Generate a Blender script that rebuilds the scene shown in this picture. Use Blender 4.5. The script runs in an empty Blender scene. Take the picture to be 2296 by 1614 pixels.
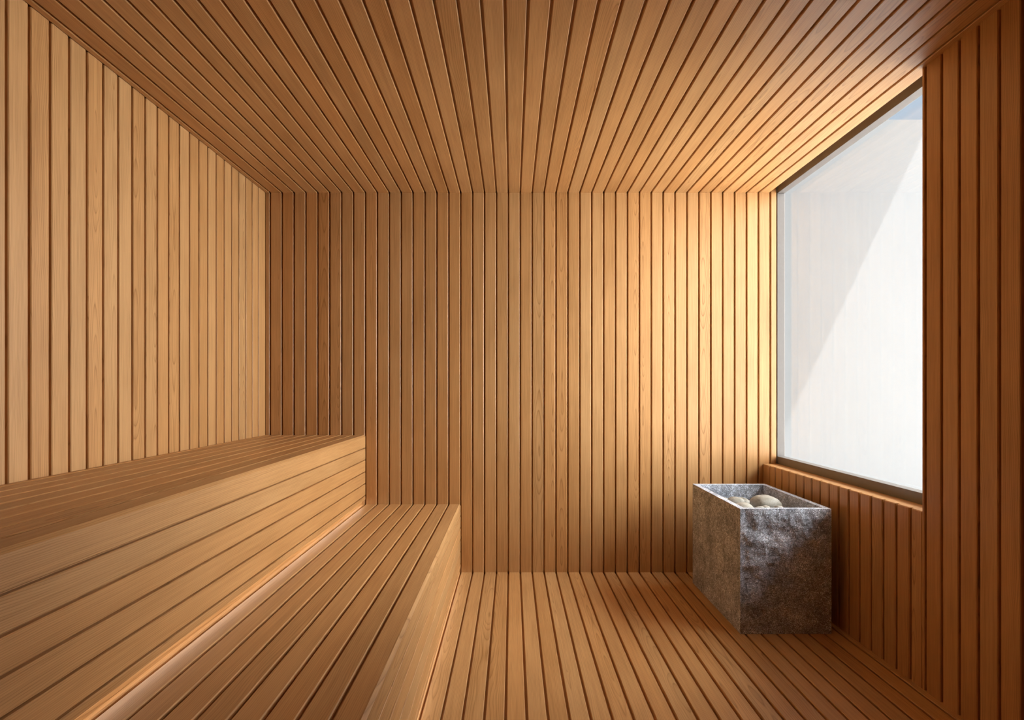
import bpy, math, random
from mathutils import Vector, noise
R = random.Random(7)
scene = bpy.context.scene
col = scene.collection

# ---------------------------------------------------------------- camera
S = 0.075 / 26.70                       # metres per pixel on the back wall (board pitch = 75 mm)
F = 1157.0                              # focal length in pixels of the 2296 px wide frame
EYE = (1283 - 871) * S                  # eye height
cam_d = bpy.data.cameras.new('camera')
cam = bpy.data.objects.new('camera', cam_d); col.objects.link(cam)
cam.location = (0, 0, EYE)
cam.rotation_euler = (math.radians(90), 0, 0)
cam_d.sensor_width = 36.0
cam_d.lens = 36.0 * F / 2296.0
cam_d.shift_y = (871 - 807) / 2296.0
cam_d.clip_start = 0.02
scene.camera = cam

# ---------------------------------------------------------------- view, world, sun
vs = scene.view_settings
vs.view_transform = 'Standard'; vs.look = 'None'; vs.gamma = 1.0; vs.use_curve_mapping = False
vs.exposure = 0.0
cy = scene.cycles
cy.max_bounces = 12; cy.diffuse_bounces = 8; cy.glossy_bounces = 4; cy.transparent_max_bounces = 12
cy.sample_clamp_indirect = 6.0

GLOW_DIR = Vector((0.981, -0.194, 0.0)).normalized()   # added glow, out of camera view, that lights the room through the window
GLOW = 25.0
SKY = (0.56, 0.68, 0.83)
SKY_STRENGTH = 1.0
SUN_STRENGTH = 8.0
world = bpy.data.worlds.new('sky_and_added_glow'); scene.world = world
world.use_nodes = True
nt = world.node_tree; nt.nodes.clear()
def wn(t, **kw):
    n = nt.nodes.new(t)
    for k, v in kw.items(): setattr(n, k, v)
    return n
def wm(op, a, b):
    n = wn('ShaderNodeMath', operation=op)
    for i, v in enumerate((a, b)):
        if isinstance(v, (int, float)): n.inputs[i].default_value = v
        else: nt.links.new(v, n.inputs[i])
    return n.outputs[0]
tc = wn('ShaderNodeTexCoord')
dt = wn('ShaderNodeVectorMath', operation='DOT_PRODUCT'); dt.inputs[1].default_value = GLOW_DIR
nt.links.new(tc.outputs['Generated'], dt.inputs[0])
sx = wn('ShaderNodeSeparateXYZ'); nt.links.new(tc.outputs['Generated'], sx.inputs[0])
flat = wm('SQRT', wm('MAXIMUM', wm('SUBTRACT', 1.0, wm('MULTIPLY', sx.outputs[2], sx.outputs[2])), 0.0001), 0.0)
az = wm('MAXIMUM', wm('DIVIDE', dt.outputs['Value'], flat), 0.0)         # cosine of the azimuth from the added glow
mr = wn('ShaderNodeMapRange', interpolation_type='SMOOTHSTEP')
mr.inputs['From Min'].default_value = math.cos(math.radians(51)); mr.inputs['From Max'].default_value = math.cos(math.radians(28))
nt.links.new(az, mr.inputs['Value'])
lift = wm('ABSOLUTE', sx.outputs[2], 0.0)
lobe = wm('MULTIPLY', wm('MULTIPLY', mr.outputs[0], flat), wm('ADD', 1.0, wm('MULTIPLY', lift, wm('SUBTRACT', wm('MULTIPLY', lift, 4.0), 2.2))))  # the added glow reaches below the horizon as well
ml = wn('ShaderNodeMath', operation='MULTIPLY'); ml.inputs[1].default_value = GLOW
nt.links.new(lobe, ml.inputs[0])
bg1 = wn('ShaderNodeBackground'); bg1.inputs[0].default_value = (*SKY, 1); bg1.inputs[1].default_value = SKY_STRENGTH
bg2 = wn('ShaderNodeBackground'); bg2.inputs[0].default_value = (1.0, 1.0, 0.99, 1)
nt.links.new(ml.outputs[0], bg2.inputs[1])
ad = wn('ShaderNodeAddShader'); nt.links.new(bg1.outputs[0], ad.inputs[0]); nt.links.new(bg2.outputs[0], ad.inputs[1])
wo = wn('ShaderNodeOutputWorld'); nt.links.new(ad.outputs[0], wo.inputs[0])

sun_d = bpy.data.lights.new('sun', 'SUN'); sun_d.energy = SUN_STRENGTH; sun_d.angle = math.radians(0.5)
sun = bpy.data.objects.new('sun', sun_d); col.objects.link(sun)
SUN_DIR = Vector((-0.36, 0.35, -0.765)).normalized()
sun.rotation_euler = SUN_DIR.to_track_quat('-Z', 'Y').to_euler()
sun.location = (8, -6, 12)

# ---------------------------------------------------------------- room dimensions
PITCH = 0.075
YB = F * S                              # back wall distance (3.25 m)
YR = -0.62                              # wall behind the camera
XL = -553 * S
XR = 563 * S
ZC = EYE + 439 * S                      # ceiling
ZSILL = 0.684
YW = 563 / 919 * YB                     # near edge of the window opening
XF = 595 * S                            # face of the window frame
GX0 = (605.7 - 1148) * S                # first board gap on the back wall, ceiling, floor and benches
XU = GX0 + 8 * PITCH                    # front of the upper bench
XLOW = GX0 + 16 * PITCH                 # front of the lower bench
ZU = EYE - (975 - 871) * S
ZL = EYE - (1130 - 871) * S
GAP, CH, TH = 0.0092, 0.0026, 0.014     # gap between boards, chamfer, board thickness

# ---------------------------------------------------------------- materials
def new_mat(name):
    m = bpy.data.materials.new(name); m.use_nodes = True
    m.node_tree.nodes.clear()
    return m, m.node_tree
class NT:
    def __init__(s, t): s.t = t
    def n(s, typ, **kw):
        x = s.t.nodes.new(typ)
        for k, v in kw.items(): setattr(x, k, v)
        return x
    def l(s, a, b): s.t.links.new(a, b)
    def math(s, op, a, b=None, c=None, clamp=False):
        x = s.n('ShaderNodeMath', operation=op, use_clamp=clamp)
        for i, v in enumerate((a, b, c)):
            if v is None: continue
            if isinstance(v, (int, float)): x.inputs[i].default_value = v
            else: s.l(v, x.inputs[i])
        return x.outputs[0]
    def xyz(s, a, b, c):
        x = s.n('ShaderNodeCombineXYZ')
        for i, v in enumerate((a, b, c)):
            if isinstance(v, (int, float)): x.inputs[i].default_value = v
            else: s.l(v, x.inputs[i])
        return x.outputs[0]
    def noise(s, vec, scale=1.0, detail=2.0, rough=0.5, dist=0.0):
        x = s.n('ShaderNodeTexNoise'); x.inputs['Scale'].default_value = scale
        x.inputs['Detail'].default_value = detail; x.inputs['Roughness'].default_value = rough
        x.inputs['Distortion'].default_value = dist
        s.l(vec, x.inputs['Vector']); return x.outputs['Fac']
    def ramp(s, fac, stops):
        x = s.n('ShaderNodeValToRGB'); e = x.color_ramp.elements
        while len(e) < len(stops): e.new(0.5)
        for k, (p, c) in enumerate(stops):
            e[k].position = p; e[k].color = (*c, 1) if len(c) == 3 else c
        s.l(fac, x.inputs[0]); return x.outputs['Color']
    def mix(s, fac, a, b, mode='MIX'):
        x = s.n('ShaderNodeMix', data_type='RGBA', blend_type=mode)
        for i, v in ((0, fac), (6, a), (7, b)):
            if isinstance(v, (int, float)): x.inputs[i].default_value = v
            elif isinstance(v, tuple): x.inputs[i].default_value = (*v, 1)
            else: s.l(v, x.inputs[i])
        return x.outputs[2]

WOOD_BASE = (0.545, 0.308, 0.122)
WOOD_DARK = (0.30, 0.145, 0.042)
def wood_material():
    m, t = new_mat('cedar_boards'); g = NT(t)
    a = g.n('ShaderNodeAttribute', attribute_name='wood_pos')
    b = g.n('ShaderNodeAttribute', attribute_name='wood_seed')
    sa = g.n('ShaderNodeSeparateXYZ'); g.l(a.outputs['Vector'], sa.inputs[0])
    sb = g.n('ShaderNodeSeparateXYZ'); g.l(b.outputs['Vector'], sb.inputs[0])
    u, v, d = sa.outputs; r1, r2, r3 = sb.outputs
    vo = g.math('MULTIPLY_ADD', r3, 37.0, v)
    # slow wander of the log axis along the board
    w1 = g.noise(g.xyz(g.math('MULTIPLY', r1, 50), g.math('MULTIPLY', vo, 1.3), 0.0), 1.0, 2.0)
    w2 = g.noise(g.xyz(g.math('MULTIPLY', u, 14), g.math('MULTIPLY', vo, 3.2), g.math('MULTIPLY', r2, 31)), 1.0, 2.0)
    x = g.math('ADD', g.math('MULTIPLY_ADD', g.math('SUBTRACT', r1, 0.5), 0.26, u), g.math('MULTIPLY', g.math('SUBTRACT', w2, 0.5), 0.022))
    z = g.math('ADD', g.math('MULTIPLY_ADD', r2, 0.05, g.math('ADD', d, 0.006)), g.math('MULTIPLY', g.math('SUBTRACT', w1, 0.5), 0.07))
    r = g.math('SQRT', g.math('ADD', g.math('MULTIPLY', x, x), g.math('MULTIPLY', z, z)))
    ring = g.math('FRACT', g.math('MULTIPLY', r, 210.0))
    line = g.ramp(ring, [(0.0, (0.25, 0.25, 0.25)), (0.10, (0, 0, 0)), (0.55, (0.10, 0.10, 0.10)), (0.84, (0.45, 0.45, 0.45)), (0.93, (1, 1, 1)), (1.0, (0.25, 0.25, 0.25))])
    # fine fibres
    fib = g.noise(g.xyz(g.math('MULTIPLY', u, 620), g.math('MULTIPLY', vo, 7), g.math('MULTIPLY', d, 620)), 1.0, 3.0, 0.6)
    fib2 = g.noise(g.xyz(g.math('MULTIPLY', u, 120), g.math('MULTIPLY', vo, 2.0), g.math('MULTIPLY', r1, 90)), 1.0, 2.0, 0.5)
    blot = g.noise(g.xyz(g.math('MULTIPLY', u, 9), g.math('MULTIPLY', vo, 2.4), g.math('MULTIPLY', r1, 70)), 1.0, 3.0, 0.55)
    k = g.math('MULTIPLY', line, g.math('MULTIPLY_ADD', w2, 0.9, 0.25))
    k = g.math('ADD', k, g.math('MULTIPLY', g.math('SUBTRACT', fib, 0.45), 1.25))
    k = g.math('ADD', k, g.math('MULTIPLY', g.math('SUBTRACT', fib2, 0.5), 0.85))
    k = g.math('ADD', k, g.math('MULTIPLY', g.math('SUBTRACT', blot, 0.5), 0.75))
    k = g.math('ADD', k, g.math('MULTIPLY', g.math('SUBTRACT', r2, 0.5), 0.26))
    k = g.math('ADD', k, 0.12, clamp=True)
    c = g.mix(k, WOOD_BASE, WOOD_DARK)
    hue = g.mix(r3, (1.0, 1.03, 1.10), (1.02, 0.95, 0.88))
    c = g.mix(1.0, c, hue, 'MULTIPLY')
    bs = g.n('ShaderNodeBsdfPrincipled')
    g.l(c, bs.inputs['Base Color'])
    g.l(g.math('MULTIPLY_ADD', fib, 0.16, 0.36), bs.inputs['Roughness'])
    bs.inputs['Specular IOR Level'].default_value = 0.55
    bp = g.n('ShaderNodeBump'); bp.inputs['Strength'].default_value = 0.10; bp.inputs['Distance'].default_value = 0.0006
    g.l(g.math('SUBTRACT', g.math('MULTIPLY', fib, 1.0), g.math('MULTIPLY', line, 0.4)), bp.inputs['Height'])
    g.l(bp.outputs[0], bs.inputs['Normal'])
    o = g.n('ShaderNodeOutputMaterial'); g.l(bs.outputs[0], o.inputs[0])
    return m
WOOD = wood_material()

def plain(name, colr, rough=0.5, spec=0.5, metal=0.0, nscale=0, namp=0.0):
    m, t = new_mat(name); g = NT(t)
    bs = g.n('ShaderNodeBsdfPrincipled')
    bs.inputs['Base Color'].default_value = (*colr, 1); bs.inputs['Roughness'].default_value = rough
    bs.inputs['Specular IOR Level'].default_value = spec; bs.inputs['Metallic'].default_value = metal
    if nscale:
        tcn = g.n('ShaderNodeTexCoord')
        f = g.noise(tcn.outputs['Object'], nscale, 3.0)
        c = g.mix(f, tuple(x * (1 - namp) for x in colr), tuple(min(1, x * (1 + namp)) for x in colr))
        g.l(c, bs.inputs['Base Color'])
    o = g.n('ShaderNodeOutputMaterial'); g.l(bs.outputs[0], o.inputs[0])
    return m
METAL = plain('bronze_frame', (0.15, 0.135, 0.125), 0.34, 0.5, 0.0, 60, 0.08)
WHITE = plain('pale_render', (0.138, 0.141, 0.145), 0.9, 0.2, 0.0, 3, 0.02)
PAVE = plain('pale_paving', (0.84, 0.835, 0.82), 0.9, 0.2, 0.0, 5, 0.06)
ROOFM = plain('grey_roofing', (0.30, 0.30, 0.30), 0.9, 0.2, 0.0, 5, 0.06)

def glass_material():
    m, t = new_mat('window_glass'); g = NT(t)
    tr = g.n('ShaderNodeBsdfTransparent'); tr.inputs[0].default_value = (0.97, 0.98, 0.975, 1)
    gl = g.n('ShaderNodeBsdfGlossy'); gl.inputs['Roughness'].default_value = 0.0
    ge = g.n('ShaderNodeNewGeometry')
    fr = g.n('ShaderNodeFresnel')
    g.l(g.math('MULTIPLY_ADD', ge.outputs['Backfacing'], 1 / 1.45 - 1.45, 1.45), fr.inputs[0])   # each face of the pane seen from air
    mixs = g.n('ShaderNodeMixShader')
    g.l(fr.outputs[0], mixs.inputs[0]); g.l(tr.outputs[0], mixs.inputs[1]); g.l(gl.outputs[0], mixs.inputs[2])
    o = g.n('ShaderNodeOutputMaterial'); g.l(mixs.outputs[0], o.inputs[0])
    return m
GLASS = glass_material()

LED_STRENGTH = 8.5
def led_material():
    m, t = new_mat('warm_led'); g = NT(t)
    e = g.n('ShaderNodeEmission'); e.inputs[0].default_value = (1.0, 0.95, 0.88, 1); e.inputs[1].default_value = LED_STRENGTH
    o = g.n('ShaderNodeOutputMaterial'); g.l(e.outputs[0], o.inputs[0])
    return m
LED = led_material()

def granite_material():
    m, t = new_mat('dark_granite'); g = NT(t)
    tcn = g.n('ShaderNodeTexCoord'); P = tcn.outputs['Object']
    big = g.noise(P, 9.0, 6.0, 0.62, 0.6)
    mid = g.noise(P, 60.0, 5.0, 0.7)
    vo = g.n('ShaderNodeTexVoronoi', feature='F1'); vo.inputs['Scale'].default_value = 600.0; g.l(P, vo.inputs['Vector'])
    sp = g.n('ShaderNodeSeparateColor'); g.l(vo.outputs['Color'], sp.inputs[0])
    grain = sp.outputs[0]
    c0 = g.ramp(big, [(0.30, (0.20, 0.227, 0.275)), (0.52, (0.36, 0.405, 0.475)), (0.72, (0.55, 0.60, 0.68))])
    c1 = g.mix(1.0, c0, g.ramp(grain, [(0.0, (0.45, 0.44, 0.44)), (0.55, (0.9, 0.88, 0.87)), (0.85, (1.5, 1.47, 1.45)), (1.0, (4.2, 4.1, 4.0))]), 'MULTIPLY')
    c2 = g.mix(1.0, c1, g.ramp(mid, [(0.35, (0.6, 0.6, 0.6)), (0.65, (1.4, 1.38, 1.36))]), 'MULTIPLY')
    bs = g.n('ShaderNodeBsdfPrincipled'); g.l(c2, bs.inputs['Base Color'])
    g.l(g.math('MULTIPLY_ADD', grain, -0.22, 0.55), bs.inputs['Roughness'])
    bs.inputs['Specular IOR Level'].default_value = 0.6
    h = g.math('ADD', g.math('MULTIPLY', mid, 1.0), g.math('MULTIPLY', grain, 0.35))
    h = g.math('ADD', h, g.math('MULTIPLY', big, 1.2))
    bp = g.n('ShaderNodeBump'); bp.inputs['Strength'].default_value = 0.75; bp.inputs['Distance'].default_value = 0.006
    g.l(h, bp.inputs['Height']); g.l(bp.outputs[0], bs.inputs['Normal'])
    o = g.n('ShaderNodeOutputMaterial'); g.l(bs.outputs[0], o.inputs[0])
    return m
GRANITE = granite_material()

def pebble_material():
    m, t = new_mat('river_stone'); g = NT(t)
    tcn = g.n('ShaderNodeTexCoord'); P = tcn.outputs['Object']
    n1 = g.noise(P, 22.0, 5.0, 0.6, 0.5); n2 = g.noise(P, 260.0, 3.0, 0.6)
    c = g.ramp(n1, [(0.33, (0.085, 0.075, 0.055)), (0.42, (0.22, 0.205, 0.17)), (0.70, (0.315, 0.30, 0.262))])
    c = g.mix(1.0, c, g.ramp(n2, [(0.3, (0.78, 0.77, 0.74)), (0.6, (1.1, 1.1, 1.1))]), 'MULTIPLY')
    bs = g.n('ShaderNodeBsdfPrincipled'); g.l(c, bs.inputs['Base Color']); bs.inputs['Roughness'].default_value = 0.62
    bp = g.n('ShaderNodeBump'); bp.inputs['Strength'].default_value = 0.3; bp.inputs['Distance'].default_value = 0.002
    g.l(g.math('ADD', n1, g.math('MULTIPLY', n2, 0.4)), bp.inputs['Height']); g.l(bp.outputs[0], bs.inputs['Normal'])
    o = g.n('ShaderNodeOutputMaterial'); g.l(bs.outputs[0], o.inputs[0])
    return m
PEBBLE = pebble_material()

# ---------------------------------------------------------------- mesh helpers
class MB:
    """collects boards and boxes, with the grain coordinates of each board, into ONE mesh"""
    def __init__(s): s.v = []; s.f = []; s.p = []; s.s = []
    def add(s, verts, faces, pos, seed):
        o = len(s.v); s.v += [tuple(x) for x in verts]; s.f += [tuple(i + o for i in f) for f in faces]
        s.p += pos; s.s += [seed] * len(verts)
    def board(s, O, U, V, N, u0, u1, v0, v1, th=TH, ch=CH, end1=0.0, end0=0.0, ch0=None, ch1=None):
        """a board lying in U x V with its face towards N; both long edges chamfered"""
        seed = (R.random(), R.random(), R.random()); um = (u0 + u1) / 2; voff = R.uniform(0, 3)
        c0 = ch if ch0 is None else ch0; c1 = ch if ch1 is None else ch1
        pr = [(u0, -th), (u0, -c0), (u0 + c0, 0.0), (u1 - c1, 0.0), (u1, -c1), (u1, -th)]
        verts = []; pos = []
        for vv, e, sg in ((v0, end0, 1), (v1, end1, -1)):
            for (u, n) in pr:
                w = vv + (sg * e if n == 0.0 else 0)
                verts.append(O + U * u + V * w + N * n); pos.append((u - um, w + voff, n))
        faces = [(i, i + 1, i + 7, i + 6) for i in range(5)] + [(5, 0, 6, 11)]
        faces += [(0, 5, 4, 1), (1, 4, 3, 2), (6, 7, 10, 11), (7, 8, 9, 10)]
        if U.cross(V).dot(N) < 0: faces = [tuple(reversed(f)) for f in faces]
        s.add(verts, [tuple(reversed(f)) for f in faces], pos, seed)
    def box(s, lo, hi, axis=1):
        seed = (R.random(), R.random(), R.random())
        (x0, y0, z0), (x1, y1, z1) = lo, hi
        vs_ = [(x0, y0, z0), (x1, y0, z0), (x1, y1, z0), (x0, y1, z0), (x0, y0, z1), (x1, y0, z1), (x1, y1, z1), (x0, y1, z1)]
        fs = [(0, 3, 2, 1), (4, 5, 6, 7), (0, 1, 5, 4), (1, 2, 6, 5), (2, 3, 7, 6), (3, 0, 4, 7)]
        o = [i for i in range(3) if i != axis]
        s.add(vs_, fs, [(p[o[0]] - lo[o[0]], p[axis], p[o[1]] - lo[o[1]]) for p in vs_], seed)
    def build(s, name, m, parent=None):
        me = bpy.data.meshes.new(name); me.from_pydata(s.v, [], s.f); me.update()
        for nm, data in (('wood_pos', s.p), ('wood_seed', s.s)):
            at = me.attributes.new(nm, 'FLOAT_VECTOR', 'POINT')
            at.data.foreach_set('vector', [c for p in data for c in p])
        me.materials.append(m)
        o = bpy.data.objects.new(name, me); col.objects.link(o)
        if parent: o.parent = parent
        return o
def tag(o, label, cat, group=None, kind=None):
    o['label'] = label; o['category'] = cat
    if group: o['group'] = group
    if kind: o['kind'] = kind
    return o
def empty(name, loc=(0, 0, 0)):
    o = bpy.data.objects.new(name, None); col.objects.link(o); o.location = loc; o.empty_display_size = 0.1
    return o
def child(o, root):
    """parent o to root keeping its world position (roots are never rotated)"""
    o.parent = root; o.matrix_parent_inverse.identity(); o.location = o.location - root.location
    return o
def rows(start, end, first_gap, flip=False):
    """board spans between start and end with gaps centred on first_gap + k * PITCH"""
    k = math.ceil((start - first_gap) / PITCH + 1e-6)
    cuts = []
    g_ = first_gap + k * PITCH
    while g_ < end - 1e-6:
        if end - g_ > 0.016: cuts.append(g_)
        g_ += PITCH
    out = []; a = start
    for c in cuts:
        if c - GAP / 2 - a > 0.004: out.append((a, c - GAP / 2))
        a = c + GAP / 2
    if end - a > 0.004: out.append((a, end))
    return out
X, Y, Z = Vector((1, 0, 0)), Vector((0, 1, 0)), Vector((0, 0, 1))
O0 = Vector((0, 0, 0))

# ---------------------------------------------------------------- room shell
XC = (1725 - 1148) * S                   # ceiling edge above the window
# floor
b = MB()
for u0, u1 in rows(XLOW - 0.03, XR + 0.03, GX0): b.board(O0, X, Y, Z, u0, u1, YR, YB)
b.box((XL - 0.1, YR - 0.1, -0.10), (XR + 0.2, YB + 0.1, -TH))
tag(b.build('floor', WOOD), 'cedar plank floor running towards the back wall', 'floor', kind='structure')
# ceiling
b = MB()
for u0, u1 in rows(XL, XC, GX0): b.board(O0 + Z * ZC, X, Y, -Z, u0, u1, YR, YB)
b.box((XL - 0.1, YR - 0.1, ZC + TH), (XC - 0.004, YB + 0.1, ZC + 0.12))
b.box((XC - 0.004, YR - 0.1, ZC + 0.055), (XF + 0.046, YB + 0.1, ZC + 0.12))
tag(b.build('ceiling', WOOD), 'cedar plank ceiling with narrow dark gaps between the boards', 'ceiling', kind='structure')
# back wall
b = MB()
XBE = XF - 0.006
for u0, u1 in rows(XL, XBE, GX0): b.board(O0 + Y * YB, X, Z, -Y, u0, u1, 0.0, ZC + 0.05 if u0 > XC - 0.07 else ZC)
b.box((XL - 0.1, YB + TH, -0.1), (XBE - 0.001, YB + 0.2, ZC + 0.12), 2)
tag(b.build('wall_back', WOOD), 'far wall of vertical cedar boards facing the camera', 'wall', kind='structure')
# left wall
b = MB()
for u0, u1 in rows(YR, YB, YB - PITCH * 0.17): b.board(O0 + X * XL, Y, Z, X, u0, u1, 0.0, ZC)
b.box((XL - 0.15, YR - 0.1, -0.1), (XL - TH, YB + 0.1, ZC + 0.12), 2)
tag(b.build('wall_left', WOOD), 'left wall of vertical cedar boards above the upper bench', 'wall', kind='structure')
# right wall: full height beside the window, low under it
b = MB()
for u0, u1 in rows(YR, YW, YB): b.board(O0 + X * XR, Y, Z, -X, u0, u1, 0.0, ZC)
for u0, u1 in rows(YW, YB, YB): b.board(O0 + X * XR, Y, Z, -X, u0, u1, 0.0, ZSILL, ch=0.0036, end1=0.0036)
b.box((XR + TH, YR - 0.1, -0.1), (XF + 0.13, YW - 0.002, ZC + 0.055), 2)
b.box((XR + TH, YW - 0.002, -0.1), (XF + 0.13, YB + 0.1, ZSILL - 0.03), 2)
tag(b.build('wall_right', WOOD), 'right wall of vertical cedar boards with the window opening', 'wall', kind='structure')
# sill board
b = MB()
b.board(O0 + Z * ZSILL, X, Y, Z, XR + TH + 0.0003, XF - 0.0005, YW, YB, th=0.03, ch=0.001)
tag(b.build('trim_1', WOOD), 'cedar sill board along the foot of the window', 'sill', kind='structure')
# wall behind the camera
b = MB()
for u0, u1 in rows(XL, XR, GX0): b.board(O0 + Y * YR, X, Z, Y, u0, u1, 0.0, ZC)
b.box((XL - 0.1, YR - 0.15, -0.1), (XR + 0.1, YR - TH, ZC + 0.12), 2)
tag(b.build('wall_front', WOOD), 'cedar board wall behind the camera', 'wall', kind='structure')

# ---------------------------------------------------------------- window
win = tag(empty('window_1', (XF, (YW + YB) / 2, ZSILL)), 'large fixed window with a dark bronze frame in the right wall', 'window', kind='structure')
XG = XF + 0.042
ZR0 = EYE - (1022.8 - 871) * S; ZR1 = EYE + 438 * S
def rail(name, lo, hi):
    b = MB()
    c = 0.0012
    b.box(lo, hi); o = b.build(name, METAL)
    mod = o.modifiers.new('edge', 'BEVEL'); mod.width = c; mod.segments = 2
    return child(o, win)
rail('bottom_rail', (XF, YW - 0.07, ZSILL - 0.03), (XG + 0.006, YB - 0.0005, ZR0))
rail('top_rail', (XF, YW - 0.07, ZR1), (XG + 0.006, YB + 0.05, ZC + 0.054))
rail('jamb', (XF, YB, ZSILL - 0.03), (XG + 0.006, YB + 0.05, ZR1 - 0.0005))
rail('jamb', (XF, YW - 0.07, ZR0), (XG + 0.006, YW - 0.02, ZR1 - 0.0005))
b = MB()
b.box((XG, YW - 0.03, ZR0 - 0.004), (XG + 0.004, YB + 0.004, ZR1 + 0.004))
pane = child(b.build('pane', GLASS), win)
pane['label'] = 'clear glass pane'

# ---------------------------------------------------------------- outside
YO = 5.5
ZTOP = EYE + (871 - 268) / F * YO
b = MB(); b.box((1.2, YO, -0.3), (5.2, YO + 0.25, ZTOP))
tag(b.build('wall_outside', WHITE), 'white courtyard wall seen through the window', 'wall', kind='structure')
b = MB(); b.box((XF + 0.14, -6, -0.3), (5.2, YO, -0.12))
tag(b.build('ground_outside', PAVE), 'pale courtyard paving outside the window', 'ground', kind='structure')
# roof overhang high above the courtyard: its edge draws the slanting shadow on the white wall
b = MB()
b.box((XL - 0.2, YR - 0.2, ZC + 0.121), (XF + 0.046, YB + 0.21, 4.90))
tag(b.build('wall_upper', ROOFM), 'upper storey above the sauna', 'wall', kind='structure')
b = MB()
b.box((XL - 0.2, -2.4, 4.90), (4.871, 5.1, 5.04))
tag(b.build('roof', ROOFM), 'roof slab projecting over the courtyard', 'roof', kind='structure')

# daylight portal of the window opening
pd = bpy.data.lights.new('window_daylight', 'AREA'); pd.shape = 'RECTANGLE'
pd.size = YB - YW + 0.06; pd.size_y = ZR1 - ZR0 + 0.06
po = bpy.data.objects.new('window_daylight', pd); col.objects.link(po)
po.location = (XF + 0.12, (YW + YB) / 2, (ZR0 + ZR1) / 2)
po.rotation_euler = (-X).to_track_quat('-Z', 'Z').to_euler()
pd.size, pd.size_y = pd.size, pd.size_y
pd.cycles.is_portal = True

# ---------------------------------------------------------------- benches
def bench(x0, x1, ztop, zbase, first_notch, label, led_label):
    REC, RH, MIT = 0.020, 0.0275, 0.009       # recess depth and height, mitred front edge
    root = tag(empty('sauna_bench', ((x0 + x1) / 2, (YR + YB) / 2, zbase)), label, 'bench', group='stepped sauna benches')
    ya, yb = YR + 0.001, YB - 0.001
    b = MB()
    spans = rows(x0, x1 - TH - 0.0002, GX0)
    for i, (u0, u1) in enumerate(spans):
        b.board(O0 + Z * ztop, X, Y, Z, u0, u1, ya, yb, ch1=0.0002 if i == len(spans) - 1 else None)
    b.box((x0, ya, ztop - 0.03), (x1 - TH - 0.001, yb, ztop - TH))
    child(b.build('seat', WOOD), root)
    b = MB()
    lip = zbase + RH
    spans = []
    hi = ztop; zc = first_notch
    while zc > lip + 0.012:
        spans.append((zc + GAP * 0.35, hi)); hi = zc - GAP * 0.35; zc -= PITCH
    spans.append((lip, hi))
    for k, (z0, z1) in enumerate(spans):
        # horizontal boards: U runs up, V runs along the bench
        b.board(O0 + X * x1, -Z, Y, X, -z1, -z0, ya, yb, ch=CH * 0.9, ch0=MIT if k == 0 else None)
    b.box((x1 - TH - 0.004, ya, lip + 0.0005), (x1 - TH + 0.0002, yb, ztop - 0.031))
    child(b.build('riser', WOOD), root)
    b = MB()
    b.box((x1 - REC - 0.02, ya, zbase + 0.0005), (x1 - REC, yb, ztop - 0.0305))
    child(b.build('plinth', WOOD), root)
    b = MB()
    b.box((x1 - REC + 0.0003, ya + 0.02, lip - 0.0035), (x1 - REC + 0.0053, yb - 0.02, lip - 0.0002))
    led = child(b.build('light_strip', LED), root); led['label'] = led_label
    return root
zn_u = EYE - (1004 - 871) * S
zn_l = EYE - (1156.3 - 871) * S
bench(XL + 0.001, XU, ZU, ZL, zn_u, 'upper cedar bench against the left wall with a tall planked riser', 'warm light strip under the upper bench')
bench(XL + 0.001, XLOW, ZL, 0.0, zn_l, 'lower cedar bench stepping down to the floor in front of the upper bench', 'warm light strip under the lower bench')

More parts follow.
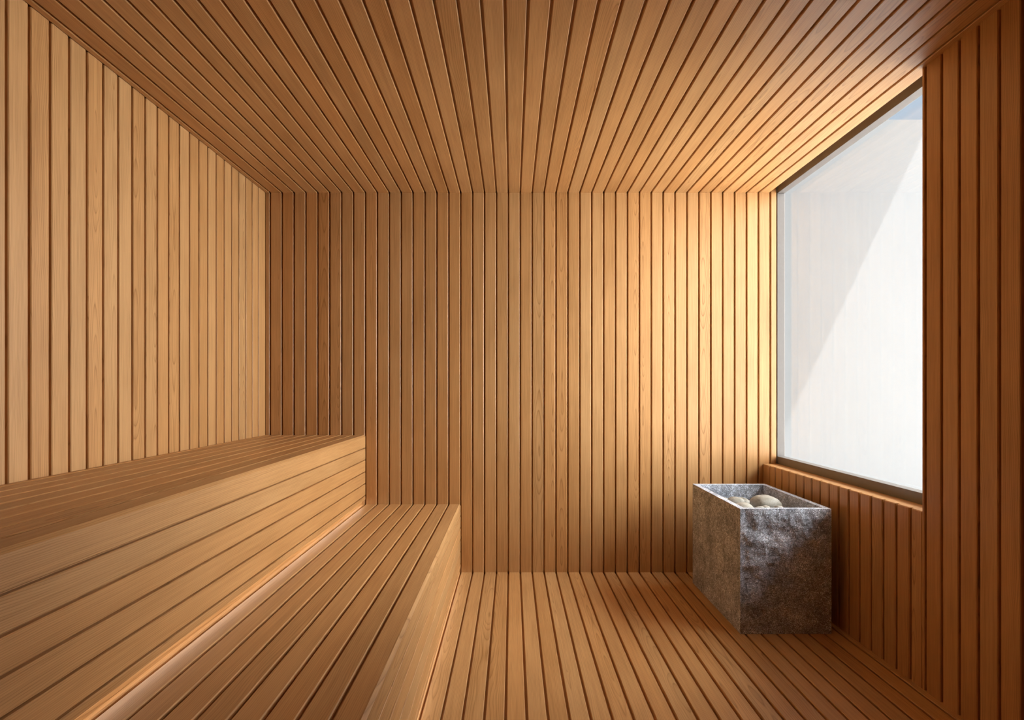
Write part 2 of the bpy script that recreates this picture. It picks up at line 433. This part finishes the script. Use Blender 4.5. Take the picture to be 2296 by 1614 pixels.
# ---------------------------------------------------------------- stone heater
HX0, HX1, HY0, HY1, HZ = 1.0765, 1.5070, 2.434, 3.074, 0.590
RIM = 0.027
BED = 0.478
def heater():
    verts = []; faces = []; index = {}
    def vid(p):
        k = tuple(round(c, 5) for c in p)
        if k not in index: index[k] = len(verts); verts.append(p)
        return index[k]
    def grid(o, a, c, nrm, amp, seed):
        la, lc = a.length, c.length
        na, nc = max(2, round(la / 0.008)), max(2, round(lc / 0.008))
        ids = []
        for i in range(na + 1):
            row = []
            for j in range(nc + 1):
                p = o + a * (i / na) + c * (j / nc)
                e = min(i / na * la, (1 - i / na) * la, j / nc * lc, (1 - j / nc) * lc)
                w = min(1.0, e / 0.03) if e > 0 else 0
                h = noise.fractal(p * 11 + Vector((seed, 0, 0)), 0.8, 2.1, 5) + 0.35 * noise.ridged_multi_fractal(p * 9 + Vector((0, seed, 0)), 0.9, 2.0, 4, 1.0, 2.0) - 0.3
                row.append(vid(p + nrm * (amp * w * h) if w > 0 else p))
            ids.append(row)
        flip = a.cross(c).dot(nrm) < 0
        for i in range(na):
            for j in range(nc):
                q = (ids[i][j], ids[i + 1][j], ids[i + 1][j + 1], ids[i][j + 1])
                faces.append(tuple(reversed(q)) if flip else q)
    W, D, H = HX1 - HX0, HY1 - HY0, HZ
    h0 = 0.0005
    A = Vector((-W / 2, -D / 2, h0)); H -= h0
    amp = 0.009
    grid(A, X * W, Z * H, -Y, amp, 1)
    grid(A + Y * D, X * W, Z * H, Y, amp, 2)
    grid(A, Y * D, Z * H, -X, amp * 0.7, 3)
    grid(A + X * W, Y * D, Z * H, X, amp * 0.7, 4)
    B = Vector((-W / 2 + RIM, -D / 2 + RIM, BED)); iw, idp, ih = W - 2 * RIM, D - 2 * RIM, HZ - BED
    grid(B, X * iw, Z * ih, Y, amp * 0.4, 5)
    grid(B + Y * idp, X * iw, Z * ih, -Y, amp * 0.4, 6)
    grid(B, Y * idp, Z * ih, X, amp * 0.4, 7)
    grid(B + X * iw, Y * idp, Z * ih, -X, amp * 0.4, 8)
    def quad(*p): faces.append(tuple(vid(Vector(q)) for q in p))
    ox0, ox1, oy0, oy1 = -W / 2, W / 2, -D / 2, D / 2
    ix0, ix1, iy0, iy1 = ox0 + RIM, ox1 - RIM, oy0 + RIM, oy1 - RIM
    quad((ox0, oy0, HZ), (ox1, oy0, HZ), (ix1, iy0, HZ), (ix0, iy0, HZ))
    quad((ox1, oy0, HZ), (ox1, oy1, HZ), (ix1, iy1, HZ), (ix1, iy0, HZ))
    quad((ox1, oy1, HZ), (ox0, oy1, HZ), (ix0, iy1, HZ), (ix1, iy1, HZ))
    quad((ox0, oy1, HZ), (ox0, oy0, HZ), (ix0, iy0, HZ), (ix0, iy1, HZ))
    quad((ix0, iy0, BED), (ix1, iy0, BED), (ix1, iy1, BED), (ix0, iy1, BED))
    quad((ox0, oy1, h0), (ox1, oy1, h0), (ox1, oy0, h0), (ox0, oy0, h0))
    me = bpy.data.meshes.new('sauna_heater'); me.from_pydata([tuple(v) for v in verts], [], faces); me.update()
    me.materials.append(GRANITE)
    o = bpy.data.objects.new('sauna_heater', me); col.objects.link(o)
    o.location = ((HX0 + HX1) / 2, (HY0 + HY1) / 2, 0)
    return o
tag(heater(), 'rough grey stone sauna heater box holding pale stones by the window', 'heater')

# ---------------------------------------------------------------- stones
def stone(px, y, r, ztop, label, seed, rot=0.0):
    """px: world x; r: (rx, ry); the stone rests on the stone bed and rises to ztop"""
    rz = (ztop - BED) / 2
    import bmesh
    bm = bmesh.new(); bmesh.ops.create_icosphere(bm, subdivisions=4, radius=1.0)
    off = Vector((seed * 3.7, seed * 1.3, -seed * 2.1))
    for v in bm.verts:
        p = v.co.copy()
        q = Vector((math.copysign(abs(p.x) ** 0.9, p.x), math.copysign(abs(p.y) ** 0.9, p.y), math.copysign(abs(p.z) ** 0.88, p.z)))
        k = 1.0 + 0.13 * noise.noise(p * 0.9 + off) + 0.03 * noise.noise(p * 2.6 + off)
        v.co = Vector((q.x * r[0] * k, q.y * r[1] * k, q.z * rz * k))
    lo = min(v.co.z for v in bm.verts); hi = max(v.co.z for v in bm.verts)
    for v in bm.verts: v.co.z = (v.co.z - lo) / (hi - lo) * 2 * rz
    for f in bm.faces: f.smooth = True
    me = bpy.data.meshes.new('stone'); bm.to_mesh(me); bm.free(); me.materials.append(PEBBLE)
    o = bpy.data.objects.new('stone', me); col.objects.link(o)
    o.location = (px, y, BED + 0.0005); o.rotation_euler = (0, 0, rot)
    tag(o, label, 'stone', group='stones in the sauna heater')
    return o
stone(1.352, 2.750, (0.0765, 0.070), 0.588, 'largest smooth oval stone on the right of the heater box', 1, 0.1)
stone(1.300, 2.915, (0.048, 0.045), 0.541, 'small round stone tucked behind the largest oval stone', 2, 0.5)
stone(1.228, 2.830, (0.047, 0.050), 0.562, 'domed grey-beige stone at the back of the pile, left of the largest oval stone', 3, 0.9)
stone(1.205, 2.960, (0.042, 0.040), 0.537, 'stone farthest left in the heater, mostly hidden by the box rim', 4, 0.2)
stone(1.179, 2.625, (0.058, 0.076), 0.577, 'broad pale stone against the left rim in front of the domed one', 5, -0.35)
stone(1.208, 2.515, (0.036, 0.026), 0.584, 'leftmost of the three low stones at the front rim of the heater', 6, 0.3)
stone(1.258, 2.560, (0.034, 0.030), 0.577, 'middle one of the three low stones at the front rim of the heater', 7, 0.3)
stone(1.300, 2.515, (0.036, 0.026), 0.586, 'rightmost of the three low stones at the front rim of the heater', 8, 0.3)
